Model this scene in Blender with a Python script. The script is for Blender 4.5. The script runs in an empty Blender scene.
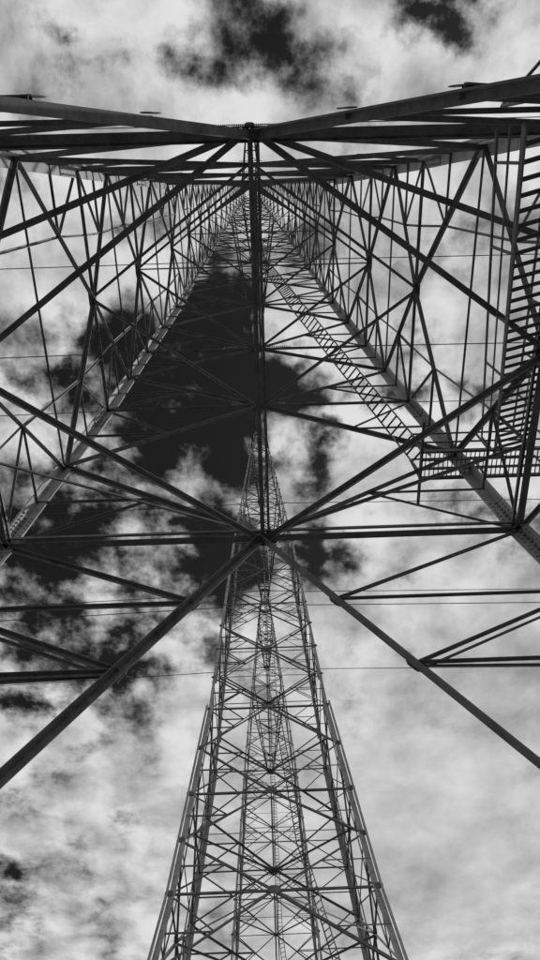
import bpy, math, random
from mathutils import Vector, Matrix
random.seed(7)
S=12.0; CZ=1.6
sc=bpy.context.scene
sc.view_settings.view_transform='Standard'; sc.view_settings.look='None'; sc.view_settings.exposure=0

# ---------------------------------------------------------------- camera
F=693.0
CAM=Vector((0,0,CZ))
def cam_rot(pitch,yaw,roll):
    return (Matrix.Rotation(yaw,3,'Z')@Matrix.Rotation(math.pi/2+pitch,3,'X')@Matrix.Rotation(roll,3,'Z'))
def proj(v,R):
    c=R.transposed()@v
    return (270+F*c.x/-c.z, 480-F*c.y/-c.z)
targets=[((0,.27+.7*.435,1),(262,545)),((0,.27-.7*.435,1),(250,127)),((0,2.45-.27,1.27),(277,960))]
def err(p):
    R=cam_rot(*p); e=0
    for w,t in targets:
        x,y=proj(Vector(w),R); e+=(x-t[0])**2*2+(y-t[1])**2*.4
    return e
p=[math.radians(65),0.0,0.0]; step=.05
while step>1e-5:
    imp=False
    for i in range(3):
        for s in (1,-1):
            q=list(p); q[i]+=s*step
            if err(q)<err(p): p=q; imp=True
    if not imp: step*=.5
print('CAM',[math.degrees(a) for a in p],err(p))
R=cam_rot(*p)
cd=bpy.data.cameras.new('camera'); cam=bpy.data.objects.new('camera',cd); sc.collection.objects.link(cam)
cam.matrix_world=Matrix.Translation(CAM)@R.to_4x4()
cd.sensor_fit='VERTICAL'; cd.sensor_height=36; cd.lens=F/960*36; cd.clip_end=20000; cd.clip_start=.05
sc.camera=cam

# ---------------------------------------------------------------- materials
def steel(name,base,var,rough=.6,metal=.25):
    m=bpy.data.materials.new(name); m.use_nodes=True; nt=m.node_tree; b=nt.nodes['Principled BSDF']
    tc=nt.nodes.new('ShaderNodeTexCoord')
    n=nt.nodes.new('ShaderNodeTexNoise'); n.inputs['Scale'].default_value=2.2; n.inputs['Detail'].default_value=7; n.inputs['Roughness'].default_value=.8
    r=nt.nodes.new('ShaderNodeMapRange'); r.inputs['From Min'].default_value=.3; r.inputs['From Max'].default_value=.7
    r.inputs['To Min'].default_value=base-var; r.inputs['To Max'].default_value=base+var
    c=nt.nodes.new('ShaderNodeCombineColor')
    nt.links.new(tc.outputs['Object'],n.inputs['Vector']); nt.links.new(n.outputs['Fac'],r.inputs['Value'])
    for k in ('Red','Green','Blue'): nt.links.new(r.outputs[0],c.inputs[k])
    nt.links.new(c.outputs[0],b.inputs['Base Color'])
    b.inputs['Roughness'].default_value=rough; b.inputs['Metallic'].default_value=metal
    b.inputs['Specular IOR Level'].default_value=.3
    return m
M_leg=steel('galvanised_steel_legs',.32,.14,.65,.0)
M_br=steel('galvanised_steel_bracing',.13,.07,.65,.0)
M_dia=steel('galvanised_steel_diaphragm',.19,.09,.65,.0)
M_st=steel('stair_grating_steel',.10,.04)
M_ins=steel('insulator_glass',.10,.03,.25,0)
M_wire=steel('conductor_aluminium',.06,.02)
M_con=steel('concrete',.34,.06,.9,0)

# ---------------------------------------------------------------- mesh builder
class MB:
    def __init__(s): s.v=[]; s.f=[]; s.k=0
    def L(s,p,q,n,w,t=None,a=None):
        p=Vector(p);q=Vector(q);d=(q-p)
        if d.length<1e-4: return
        d.normalize(); n=Vector(n)
        if a is None:
            a=d.cross(n)
            if a.length<1e-3: a=d.orthogonal()
            a.normalize(); b=d.cross(a).normalized()
            if b.dot(n)>0: b=-b
            o=-a*w/2
        else:
            a=Vector(a); b=n; o=Vector((0,0,0))
        t=t or max(w*.13,.012)
        s.k+=1
        o=o+b*(.0023*(s.k%9))
        sec=[(0,0),(w,0),(w,t),(t,t),(t,w),(0,w)]
        i=len(s.v)
        for e in (p,q):
            for (x,y) in sec: s.v.append(tuple(e+o+a*x+b*y))
        for j in range(6):
            k=(j+1)%6; s.f.append((i+j,i+k,i+6+k,i+6+j))
        s.f.append(tuple(i+j for j in reversed(range(6)))); s.f.append(tuple(i+6+j for j in range(6)))
    def box(s,p,q,up,w,h):
        p=Vector(p);q=Vector(q);d=(q-p)
        if d.length<1e-5: return
        d.normalize(); up=Vector(up); a=d.cross(up)
        if a.length<1e-3: a=d.orthogonal()
        a.normalize(); b=a.cross(d).normalized()
        i=len(s.v)
        for e in (p,q):
            for (x,y) in ((-w/2,-h/2),(w/2,-h/2),(w/2,h/2),(-w/2,h/2)): s.v.append(tuple(e+a*x+b*y))
        for j in range(4):
            k=(j+1)%4; s.f.append((i+j,i+k,i+4+k,i+4+j))
        s.f.append((i+3,i+2,i+1,i)); s.f.append((i+4,i+5,i+6,i+7))
    def cyl(s,p,q,r,r2=None,n=8):
        p=Vector(p);q=Vector(q);d=(q-p).normalized(); a=d.orthogonal().normalized(); b=d.cross(a); r2=r if r2 is None else r2
        i=len(s.v)
        for e,rr in ((p,r),(q,r2)):
            for j in range(n):
                an=2*math.pi*j/n; s.v.append(tuple(e+a*math.cos(an)*rr+b*math.sin(an)*rr))
        for j in range(n):
            k=(j+1)%n; s.f.append((i+j,i+k,i+n+k,i+n+j))
        s.f.append(tuple(i+j for j in reversed(range(n)))); s.f.append(tuple(i+n+j for j in range(n)))
    def plate(s,c,n,u,rx,ry,t=.014,off=0):
        c=Vector(c); n=Vector(n).normalized(); u=Vector(u); u=(u-n*u.dot(n)).normalized(); w=n.cross(u)
        c=c+n*off
        pts=[(-1,-.45),(-.5,-1),(.5,-1),(1,-.45),(1,.45),(.5,1),(-.5,1),(-1,.45)]
        i=len(s.v)
        for e in (-t/2,t/2):
            for x,y in pts: s.v.append(tuple(c+n*e+u*x*rx+w*y*ry))
        for j in range(8):
            k=(j+1)%8; s.f.append((i+j,i+k,i+8+k,i+8+j))
        s.f.append(tuple(i+j for j in reversed(range(8)))); s.f.append(tuple(i+8+j for j in range(8)))
    def mesh(s,name,mat):
        m=bpy.data.meshes.new(name); m.from_pydata(s.v,[],s.f); m.materials.append(mat); m.update(); return m

# ---------------------------------------------------------------- tower (local: centre of base, ground z=0)
prof=[(-.1333,.66),(1,.430),(1.55,.357),(2.5,.277),(4.1,.205),(6.4,.06)]
def hw(h):
    for (a,x),(b,y) in zip(prof,prof[1:]):
        if h<=b: return x+(y-x)*(h-a)/(b-a)
    return prof[-1][1]
def hwy(h):
    if h<1: return .304+(1-h)*.058
    if h<1.55: return .304+(.262-.304)*(h-1)/.55
    if h<2.5: return .262+(.203-.262)*(h-1.55)/.95
    return hw(h)*.733
def C(i,h):
    sx,sy=((-1,1),(1,1),(1,-1),(-1,-1))[i]
    return Vector((sx*hw(h)*S, sy*hwy(h)*S, h*S+CZ))
faces=[(0,1,Vector((0,1,0))),(1,2,Vector((1,0,0))),(2,3,Vector((0,-1,0))),(3,0,Vector((-1,0,0)))]
levels=[1,1.55,1.98,2.48,2.93,3.35,3.73,4.1,4.42,4.72,5.0,5.25,5.5,5.75,6.0,6.2,6.4]
legs=MB(); br=MB(); dia=MB(); gus=MB(); arm=MB(); st=MB(); ins=MB(); con=MB()
for i in range(4):
    sx,sy=((-1,1),(1,1),(1,-1),(-1,-1))[i]
    for a,b in zip([q[0] for q in prof],[q[0] for q in prof][1:]):
        w=.28 if b<=1 else .25 if b<2.6 else .17 if b<4.2 else .11
        legs.L(C(i,a),C(i,b),Vector((0,-sy,0)),w,.03,a=Vector((-sx,0,0)))
        if b<2.6:
            o=Vector((sx*.035,sy*.035,0))
            legs.L(C(i,a)+o,C(i,b)+o,Vector((0,sy,0)),w*.45,.03,a=Vector((sx,0,0)))
    for h in (.96,1.05,1.5,2.1,2.7):
        for ax,n in ((Vector((-sx,0,0)),Vector((0,-sy,0))),(Vector((0,-sy,0)),Vector((-sx,0,0)))):
            d=(C(i,h+.03)-C(i,h)).normalized()
            c=C(i,h)+ax*.15
            legs.box(c-d*.45+n*.045,c+d*.45+n*.045,n,.22,.016)
            for r in range(7):
                for k in (-.06,.06):
                    b=c+d*(-.38+r*.125)+ax*k
                    legs.cyl(b+n*.04,b+n*.095,.022,n=6)
                    legs.cyl(b-n*.035,b-n*.01,.022,n=6)
    b=C(i,-.1333)
    con.box(b+Vector((0,0,-.6)),b+Vector((0,0,.35)),(0,1,0),1.1,1.1)
    con.box(b+Vector((0,0,.35)),b+Vector((0,0,.5)),(0,1,0),.8,.8)
def lerp(a,b,t): return a+(b-a)*t
for (i,j,n) in faces:
    side=abs(n.x)>.5
    M1=lerp(C(i,1),C(j,1),.5)
    for c in (i,j):
        foot=C(c,0.0)
        br.L(M1,foot,n,.145)
        ts=[.165,.30,.5,.7]
        prev=C(c,1)
        for t in ts:
            P=lerp(M1,foot,t); h=(P.z-CZ)/S; Q=C(c,h)
            br.L(P,Q,n,.07 if t<.2 else .08)
            if t>=.3: br.L(P+n*.05,Q+n*.05+Vector((0,0,-.14)),n,.05)
            br.L(P,prev,n,.085)
            if t>.29 and t<.4: br.L(P+n*.05+Vector((0,0,-.12)),prev+n*.05+Vector((0,0,-.12)),n,.05)
            prev=Q
            gus.plate(P,n,foot-M1,.17,.08,off=.03)
    for li,h in enumerate(levels):
        A,B=C(i,h),C(j,h); M=lerp(A,B,.5)
        w=.14 if li==0 else .085 if h<2.6 else .065 if h<4.2 else .05
        br.L(A,B,n,w)
        if li==0: br.L(A-n*.20+Vector((0,0,.05)),B-n*.20+Vector((0,0,.05)),-n,.07)
        g=.22 if h<2 else .15 if h<3 else .10
        gus.plate(M,n,B-A,g*1.25,g*.8,off=.03)
        if li+1>=len(levels): break
        h2=levels[li+1]; hm=h+(h2-h)*.5
        M2=lerp(C(i,h2),C(j,h2),.5)
        wd=.11 if h<1.5 else .09 if h<2.4 else .075 if h<4 else .055
        for c in (i,j):
            Lm=C(c,hm)
            br.L(M,Lm,n,wd); br.L(Lm,M2,n,wd)
            gus.plate(Lm,n,M2-Lm,g*.8,g*.5,off=.02)
            ws=.055 if h<3 else .04
            if h<4.3:
                P=lerp(M,Lm,.5)
                br.L(P,C(c,h),n,ws); br.L(P,C(c,(P.z-CZ)/S),n,ws)
                P2=lerp(Lm,M2,.5)
                br.L(P2,C(c,h2),n,ws); br.L(P2,C(c,(P2.z-CZ)/S),n,ws)
                if side:
                    br.L(P,lerp(M,C(c,h),.5),n,ws)
                    br.L(P2,lerp(M2,C(c,h2),.5),n,ws)
                    if h<2.4: br.L(P,P2,n,ws)
            gus.plate(C(c,h),n,M-C(c,h),g*.8,g*.6,off=.025)
        if h<4 and side: br.L(C(i,hm),C(j,hm),n,.05)
up=Vector((0,0,1))
for li,h in enumerate(levels[:-1]):
    mids=[lerp(C(i,h),C(j,h),.5) for (i,j,n) in faces]
    w=.105 if li==0 else .075 if h<3 else .055
    for k in range(4):
        dia.L(mids[k],mids[(k+1)%4],up,w)
    dia.L(mids[0],mids[2],up,.085 if li==0 else w*.8)
    dia.L(mids[0]+Vector((.12,0,.1)),mids[2]+Vector((.12,0,.1)),up,w*.5)
    if li in (2,4,6): dia.L(mids[1],mids[3],up,w*.6)
    if li==0:
        for c,s in ((2,1),(3,3)):
            qn=lerp(C(c,h),mids[s],.5)
            dia.L(mids[2]+Vector((0,0,.2)),qn+Vector((0,0,.2)),up,.11)
        for c,s in ((0,3),(1,1)):
            qn=lerp(C(c,h),mids[s],.5)
            dia.L(mids[0]+Vector((0,0,.2)),qn+Vector((0,0,.2)),up,.06)
tips=[]
def crossarm(h,reach,rise,sides):
    for sy in sides:
        tip=Vector((0,sy*reach*S,h*S+CZ))
        cs=(0,1) if sy>0 else (2,3)
        b=[C(c,h) for c in cs]; t=[C(c,h+rise) for c in cs]
        tb=[tip+Vector((-.35 if v.x<0 else .35,0,0)) for v in b]
        n=5
        for k in (0,1):
            sx=Vector((1 if b[k].x>0 else -1,0,0))
            arm.L(b[k],tb[k],sx,.12); arm.L(t[k],tb[k]+Vector((0,0,.12)),sx,.10)
            for m in range(n):
                p0=lerp(b[k],tb[k],m/n); p1=lerp(b[k],tb[k],(m+1)/n); q0=lerp(t[k],tb[k],m/n); q1=lerp(t[k],tb[k],(m+1)/n)
                arm.L(p1,q1,sx,.06); arm.L(p0,q1,sx,.06)
        for m in range(n+1):
            p0=lerp(b[0],tb[0],m/n); p1=lerp(b[1],tb[1],m/n); arm.L(p0,p1,up,.07)
            if m<n:
                p2=lerp(b[1],tb[1],(m+1)/n); arm.L(p0,p2,up,.06)
                q0=lerp(t[0],tb[0],m/n); q1=lerp(t[1],tb[1],m/n); arm.L(q0,q1,up,.05)
        arm.plate(tip,(0,0,1),(1,0,0),.5,.25,.03)
        for sx in (1,-1):
            s0=tip+Vector((sx*.4,0,-.05)); e0=s0+Vector((sx*2.6,0,-.35))
            ins.cyl(s0,e0,.025,n=6)
            for m in range(13):
                a=lerp(s0,e0,.08+m*.07); bb=lerp(s0,e0,.08+m*.07+.022); ins.cyl(a,bb,.17,.06,n=10)
        pts=[tip+Vector((x,0,-.4-1.1*(1-(x/3)**2))) for x in [-3+.6*i for i in range(11)]]
        for a,bb in zip(pts,pts[1:]): ins.cyl(a,bb,.03,n=6)
        tips.append(tip)
crossarm(5.0,.98,.25,(1,)); crossarm(6.0,.5,.2,(1,-1))
top=Vector((0,0,6.62*S+CZ))
for c in range(4): arm.L(C(c,6.4),top,Vector((0,1,0)),.09)

def W(x,d,h): return Vector((x*S,(d-.27)*S,h*S+CZ))
def flight(p0,p1,wdir,width,pitch=.26,rail=True,tread=.16,sw=.2,th=.03):
    wd=Vector(wdir).normalized(); d=p1-p0; n=int(d.length/pitch)
    for s in (-.5,.5):
        o=wd*width*s
        st.box(p0+o,p1+o,up,.03,sw)
        if rail:
            st.box(p0+o+up*1.0,p1+o+up*1.0,up,.035,.035); st.box(p0+o+up*.5,p1+o+up*.5,up,.025,.025)
            for k in range(0,n+1,6):
                q=p0+d*k/n+o; st.box(q,q+up*1.0,wd,.035,.035)
    for k in range(1,n):
        q=p0+d*k/n; st.box(q-wd*width*.49,q+wd*width*.49,up,tread,th)
def deck(x0,x1,d0,d1,h,railsides=True):
    n=int((x1-x0)*S/.10)
    for k in range(n+1):
        x=x0+(x1-x0)*k/n; st.box(W(x,d0,h),W(x,d1,h),up,.015,.035)
    for d in (d0,d1): st.box(W(x0,d,h),W(x1,d,h),up,.05,.12)
    for k in range(2):
        d=d0+(d1-d0)*(k+1)/3; st.box(W(x0,d,h)+up*.005,W(x1,d,h)+up*.005,up,.025,.05)
    for x in (x0,x1): st.box(W(x,d0,h),W(x,d1,h),up,.05,.13)
    if railsides:
        for d in (d0,d1):
            for z in (.55,1.1): st.box(W(x0,d,h)+up*z,W(x1,d,h)+up*z,up,.035,.035)
            m=max(2,int((x1-x0)*S/1.2))
            for k in range(m+1):
                q=W(x0+(x1-x0)*k/m,d,h); st.box(q,q+up*1.1,(1,0,0),.04,.04)
deck(.305,.56,.51,.565,1.2)
st.box(W(.305,.45,1.2),W(.305,.62,1.2),up,.06,.06)
flight(W(.475,.51,1.2),W(.298,-.03,.75),(1,-.25,0),.75,pitch=.27,tread=.06,sw=.10,th=.02)
flight(W(.298,-.03,.75),W(.55,-.45,.3),(.9,.45,0),.75,pitch=.27,tread=.06,sw=.10,th=.02)
flight(W(.315,.54,1.22),W(.118,.385,2.0),(.6,-.8,0),.42,pitch=.3,rail=False,tread=.04,sw=.06,th=.03)
flight(W(.118,.385,2.0),W(.03,.37,2.9),(.8,-.5,0),.40,pitch=.32,rail=False,tread=.035,sw=.05,th=.03)
flight(W(.03,.37,2.9),W(.0,.30,5.9),(1,0,0),.4,pitch=.32,rail=False,tread=.03,sw=.05,th=.03)

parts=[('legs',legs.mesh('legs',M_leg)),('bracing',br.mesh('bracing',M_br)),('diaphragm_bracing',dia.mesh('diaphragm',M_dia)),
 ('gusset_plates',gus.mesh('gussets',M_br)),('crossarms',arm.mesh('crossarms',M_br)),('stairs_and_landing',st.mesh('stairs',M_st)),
 ('insulator_strings',ins.mesh('insulators',M_ins)),('footings',con.mesh('footings',M_con))]
centres=[.27,2.52,4.54]
for ti,cy in enumerate(centres):
    e=bpy.data.objects.new('transmission_tower',None); e.location=(0,cy*S,0); sc.collection.objects.link(e)
    for nm,me in parts:
        o=bpy.data.objects.new(nm,me); o.parent=e; sc.collection.objects.link(o)
def wire(y,z,nm='power_line'):
    mb=MB()
    for sx in (1,-1):
        pts=[]
        for k in range(41):
            x=3.0+k*8.0; span=340
            sag=-.05*x*(1-x/span)*.9
            pts.append(Vector((sx*x,0,sag)))
        for a,b in zip(pts,pts[1:]): mb.cyl(a,b,.045,n=5)
    o=bpy.data.objects.new(nm,mb.mesh(nm,M_wire)); o.location=(0,y,z); sc.collection.objects.link(o)
for ti,cy in enumerate(centres):
    for tp in tips:
        if ti==2 and tp.z<5.5*S: continue
        wire(cy*S+tp.y,tp.z-.4)

bpy.ops.mesh.primitive_grid_add(x_subdivisions=60,y_subdivisions=60,size=6000)
g=bpy.context.object; g.name='ground'
m=bpy.data.materials.new('dry_grass_ground'); m.use_nodes=True; nt=m.node_tree; b=nt.nodes['Principled BSDF']; b.inputs['Roughness'].default_value=.95
tc=nt.nodes.new('ShaderNodeTexCoord'); n=nt.nodes.new('ShaderNodeTexNoise'); n.inputs['Scale'].default_value=.6; n.inputs['Detail'].default_value=6
cr=nt.nodes.new('ShaderNodeValToRGB'); cr.color_ramp.elements[0].color=(.04,.04,.04,1); cr.color_ramp.elements[1].color=(.12,.12,.12,1)
cr.color_ramp.elements[0].position=.35; cr.color_ramp.elements[1].position=.7
nt.links.new(tc.outputs['Object'],n.inputs['Vector']); nt.links.new(n.outputs['Fac'],cr.inputs['Fac']); nt.links.new(cr.outputs[0],b.inputs['Base Color'])
g.data.materials.append(m)

# ---------------------------------------------------------------- sun + sky
sun_el=math.radians(45); sun_az=math.radians(75)
sd=Vector((math.sin(sun_az)*math.cos(sun_el),math.cos(sun_az)*math.cos(sun_el),math.sin(sun_el)))
ld=bpy.data.lights.new('sun','SUN'); ld.energy=2.4; ld.angle=math.radians(.5); ld.color=(1,.985,.97)
lo=bpy.data.objects.new('sun',ld); sc.collection.objects.link(lo); lo.rotation_euler=sd.to_track_quat('Z','Y').to_euler()

w=bpy.data.worlds.new('World'); sc.world=w; w.use_nodes=True; nt=w.node_tree; N=nt.nodes; Lk=nt.links
try:
    w.cycles.sampling_method='MANUAL'; w.cycles.sample_map_resolution=256
except Exception as ex: print(ex)
bg=N['Background']; bg.inputs['Strength'].default_value=.1
sky=N.new('ShaderNodeTexSky'); sky.sky_type='NISHITA'; sky.sun_disc=False; sky.sun_elevation=sun_el; sky.sun_rotation=sun_az
sep=N.new('ShaderNodeSeparateColor'); Lk.new(sky.outputs[0],sep.inputs[0])
def math_(op,a,b=None,c=None,clamp=False):
    n=N.new('ShaderNodeMath'); n.operation=op; n.use_clamp=clamp
    for i,v in enumerate((a,b,c)):
        if v is None: continue
        if isinstance(v,(int,float)): n.inputs[i].default_value=v
        else: Lk.new(v,n.inputs[i])
    return n.outputs[0]
tc=N.new('ShaderNodeTexCoord'); sx=N.new('ShaderNodeSeparateXYZ'); Lk.new(tc.outputs['Generated'],sx.inputs[0])
zz=math_('MAXIMUM',sx.outputs['Z'],.04)
px=math_('DIVIDE',sx.outputs['X'],zz); py=math_('DIVIDE',sx.outputs['Y'],zz)
cb=N.new('ShaderNodeCombineXYZ'); Lk.new(px,cb.inputs[0]); Lk.new(py,cb.inputs[1]); P=cb.outputs[0]
def noise(vec,scale,det,rough,dist=0,off=(0,0,0)):
    mp=N.new('ShaderNodeVectorMath'); mp.operation='ADD'; mp.inputs[1].default_value=off; Lk.new(vec,mp.inputs[0])
    n=N.new('ShaderNodeTexNoise'); n.noise_dimensions='2D'; n.inputs['Scale'].default_value=scale; n.inputs['Detail'].default_value=det; n.inputs['Roughness'].default_value=rough; n.inputs['Distortion'].default_value=dist
    Lk.new(mp.outputs[0],n.inputs['Vector']); return n
wn=noise(P,9,5,.6,0,(3,1,0)); vs=N.new('ShaderNodeVectorMath'); vs.operation='SUBTRACT'; Lk.new(wn.outputs['Color'],vs.inputs[0]); vs.inputs[1].default_value=(.5,.5,.5)
vm=N.new('ShaderNodeVectorMath'); vm.operation='SCALE'; Lk.new(vs.outputs[0],vm.inputs[0]); vm.inputs['Scale'].default_value=.14
va=N.new('ShaderNodeVectorMath'); va.operation='ADD'; Lk.new(P,va.inputs[0]); Lk.new(vm.outputs[0],va.inputs[1]); PW=va.outputs[0]
def pix(px_,py_):
    v=R@Vector(((px_-270)/F,-(py_-480)/F,-1)); return v.x/v.z,v.y/v.z
def blobs(lst):
    tot=None
    for (hx,hy,rx,ry,am) in lst:
        c=pix(hx,hy); ax=pix(hx+rx,hy); ay=pix(hx,hy+ry)
        sxx=math.hypot(ax[0]-c[0],ax[1]-c[1]); syy=math.hypot(ay[0]-c[0],ay[1]-c[1])
        mp=N.new('ShaderNodeVectorMath'); mp.operation='MULTIPLY_ADD'; Lk.new(PW,mp.inputs[0])
        mp.inputs[1].default_value=(1/sxx,1/syy,0); mp.inputs[2].default_value=(-c[0]/sxx,-c[1]/syy,0)
        dt=N.new('ShaderNodeVectorMath'); dt.operation='DOT_PRODUCT'; Lk.new(mp.outputs[0],dt.inputs[0]); Lk.new(mp.outputs[0],dt.inputs[1])
        e=math_('POWER',.45,dt.outputs['Value'])
        tot=math_('MULTIPLY',e,am) if tot is None else math_('MULTIPLY_ADD',e,am,tot)
    return math_('MINIMUM',tot,1.25)
tot=blobs([(225,20,70,46,.55),(245,85,60,30,.6),(300,50,44,35,.4),(430,22,40,24,.8),(485,2,30,12,.5),(60,38,50,12,.45),(95,72,35,12,.35),
(222,285,36,46,1.1),(190,350,78,50,1.35),(115,400,70,40,1.35),(205,425,58,44,1.2),(90,485,54,38,1.1),(218,530,42,66,1.25),(228,625,28,48,.7),
(55,545,68,42,1.0),(35,640,74,46,1.0),(150,600,50,34,.7),(40,702,60,16,.8),(175,685,26,28,.7),(105,665,34,22,.5),
(300,385,36,24,.9),(345,400,38,12,.6),(398,388,30,15,.9),(322,435,24,14,.8),(480,400,50,22,.95),(495,510,42,18,.95),(310,480,18,40,.8),
(315,560,24,34,.8),(420,340,18,12,.6),(385,690,34,26,.35),(6,895,24,40,.7),(8,800,26,16,.5),(95,835,35,20,.35)])
calm=blobs([(470,860,190,130,1.0),(300,800,120,90,.4),(500,660,90,80,.4)])
calm=math_('MINIMUM',calm,1.0)
keep=math_('SUBTRACT',1.0,math_('MULTIPLY',calm,.65))
n1=noise(P,8.0,8,.60,0,(1.7,4.2,0))
d1=math_('MULTIPLY',math_('SUBTRACT',n1.outputs['Fac'],.5),keep)
cov=math_('MULTIPLY_ADD',d1,3.4,.90)
cov=math_('SUBTRACT',cov,tot)
mr=N.new('ShaderNodeMapRange'); mr.interpolation_type='SMOOTHSTEP'; Lk.new(cov,mr.inputs['Value']); mr.inputs['From Min'].default_value=-.2; mr.inputs['From Max'].default_value=.8
n2=noise(P,9.5,6,.55,.15,(8,2,0)); n3=noise(P,3.0,3,.5,0,(5,5,0))
d2=math_('MULTIPLY',math_('SUBTRACT',n2.outputs['Fac'],.5),keep)
br2=math_('MULTIPLY_ADD',d2,11.0,5.6)
br2=math_('MULTIPLY_ADD',d1,4.0,br2)
br2=math_('MULTIPLY_ADD',math_('SUBTRACT',n3.outputs['Fac'],.5),4.0,br2)
br2=math_('SUBTRACT',br2,math_('MULTIPLY',calm,.5))
br2=math_('SMOOTH_MIN',br2,7.5,1.5)
br2=math_('MAXIMUM',br2,1.8)
skyv=math_('MULTIPLY',sep.outputs[0],.13)
mx=N.new('ShaderNodeMix'); mx.data_type='FLOAT'; Lk.new(mr.outputs[0],mx.inputs['Factor']); Lk.new(skyv,mx.inputs['A']); Lk.new(br2,mx.inputs['B'])
cc=N.new('ShaderNodeCombineColor')
for k in range(3): Lk.new(mx.outputs[0],cc.inputs[k])
Lk.new(cc.outputs[0],bg.inputs['Color'])
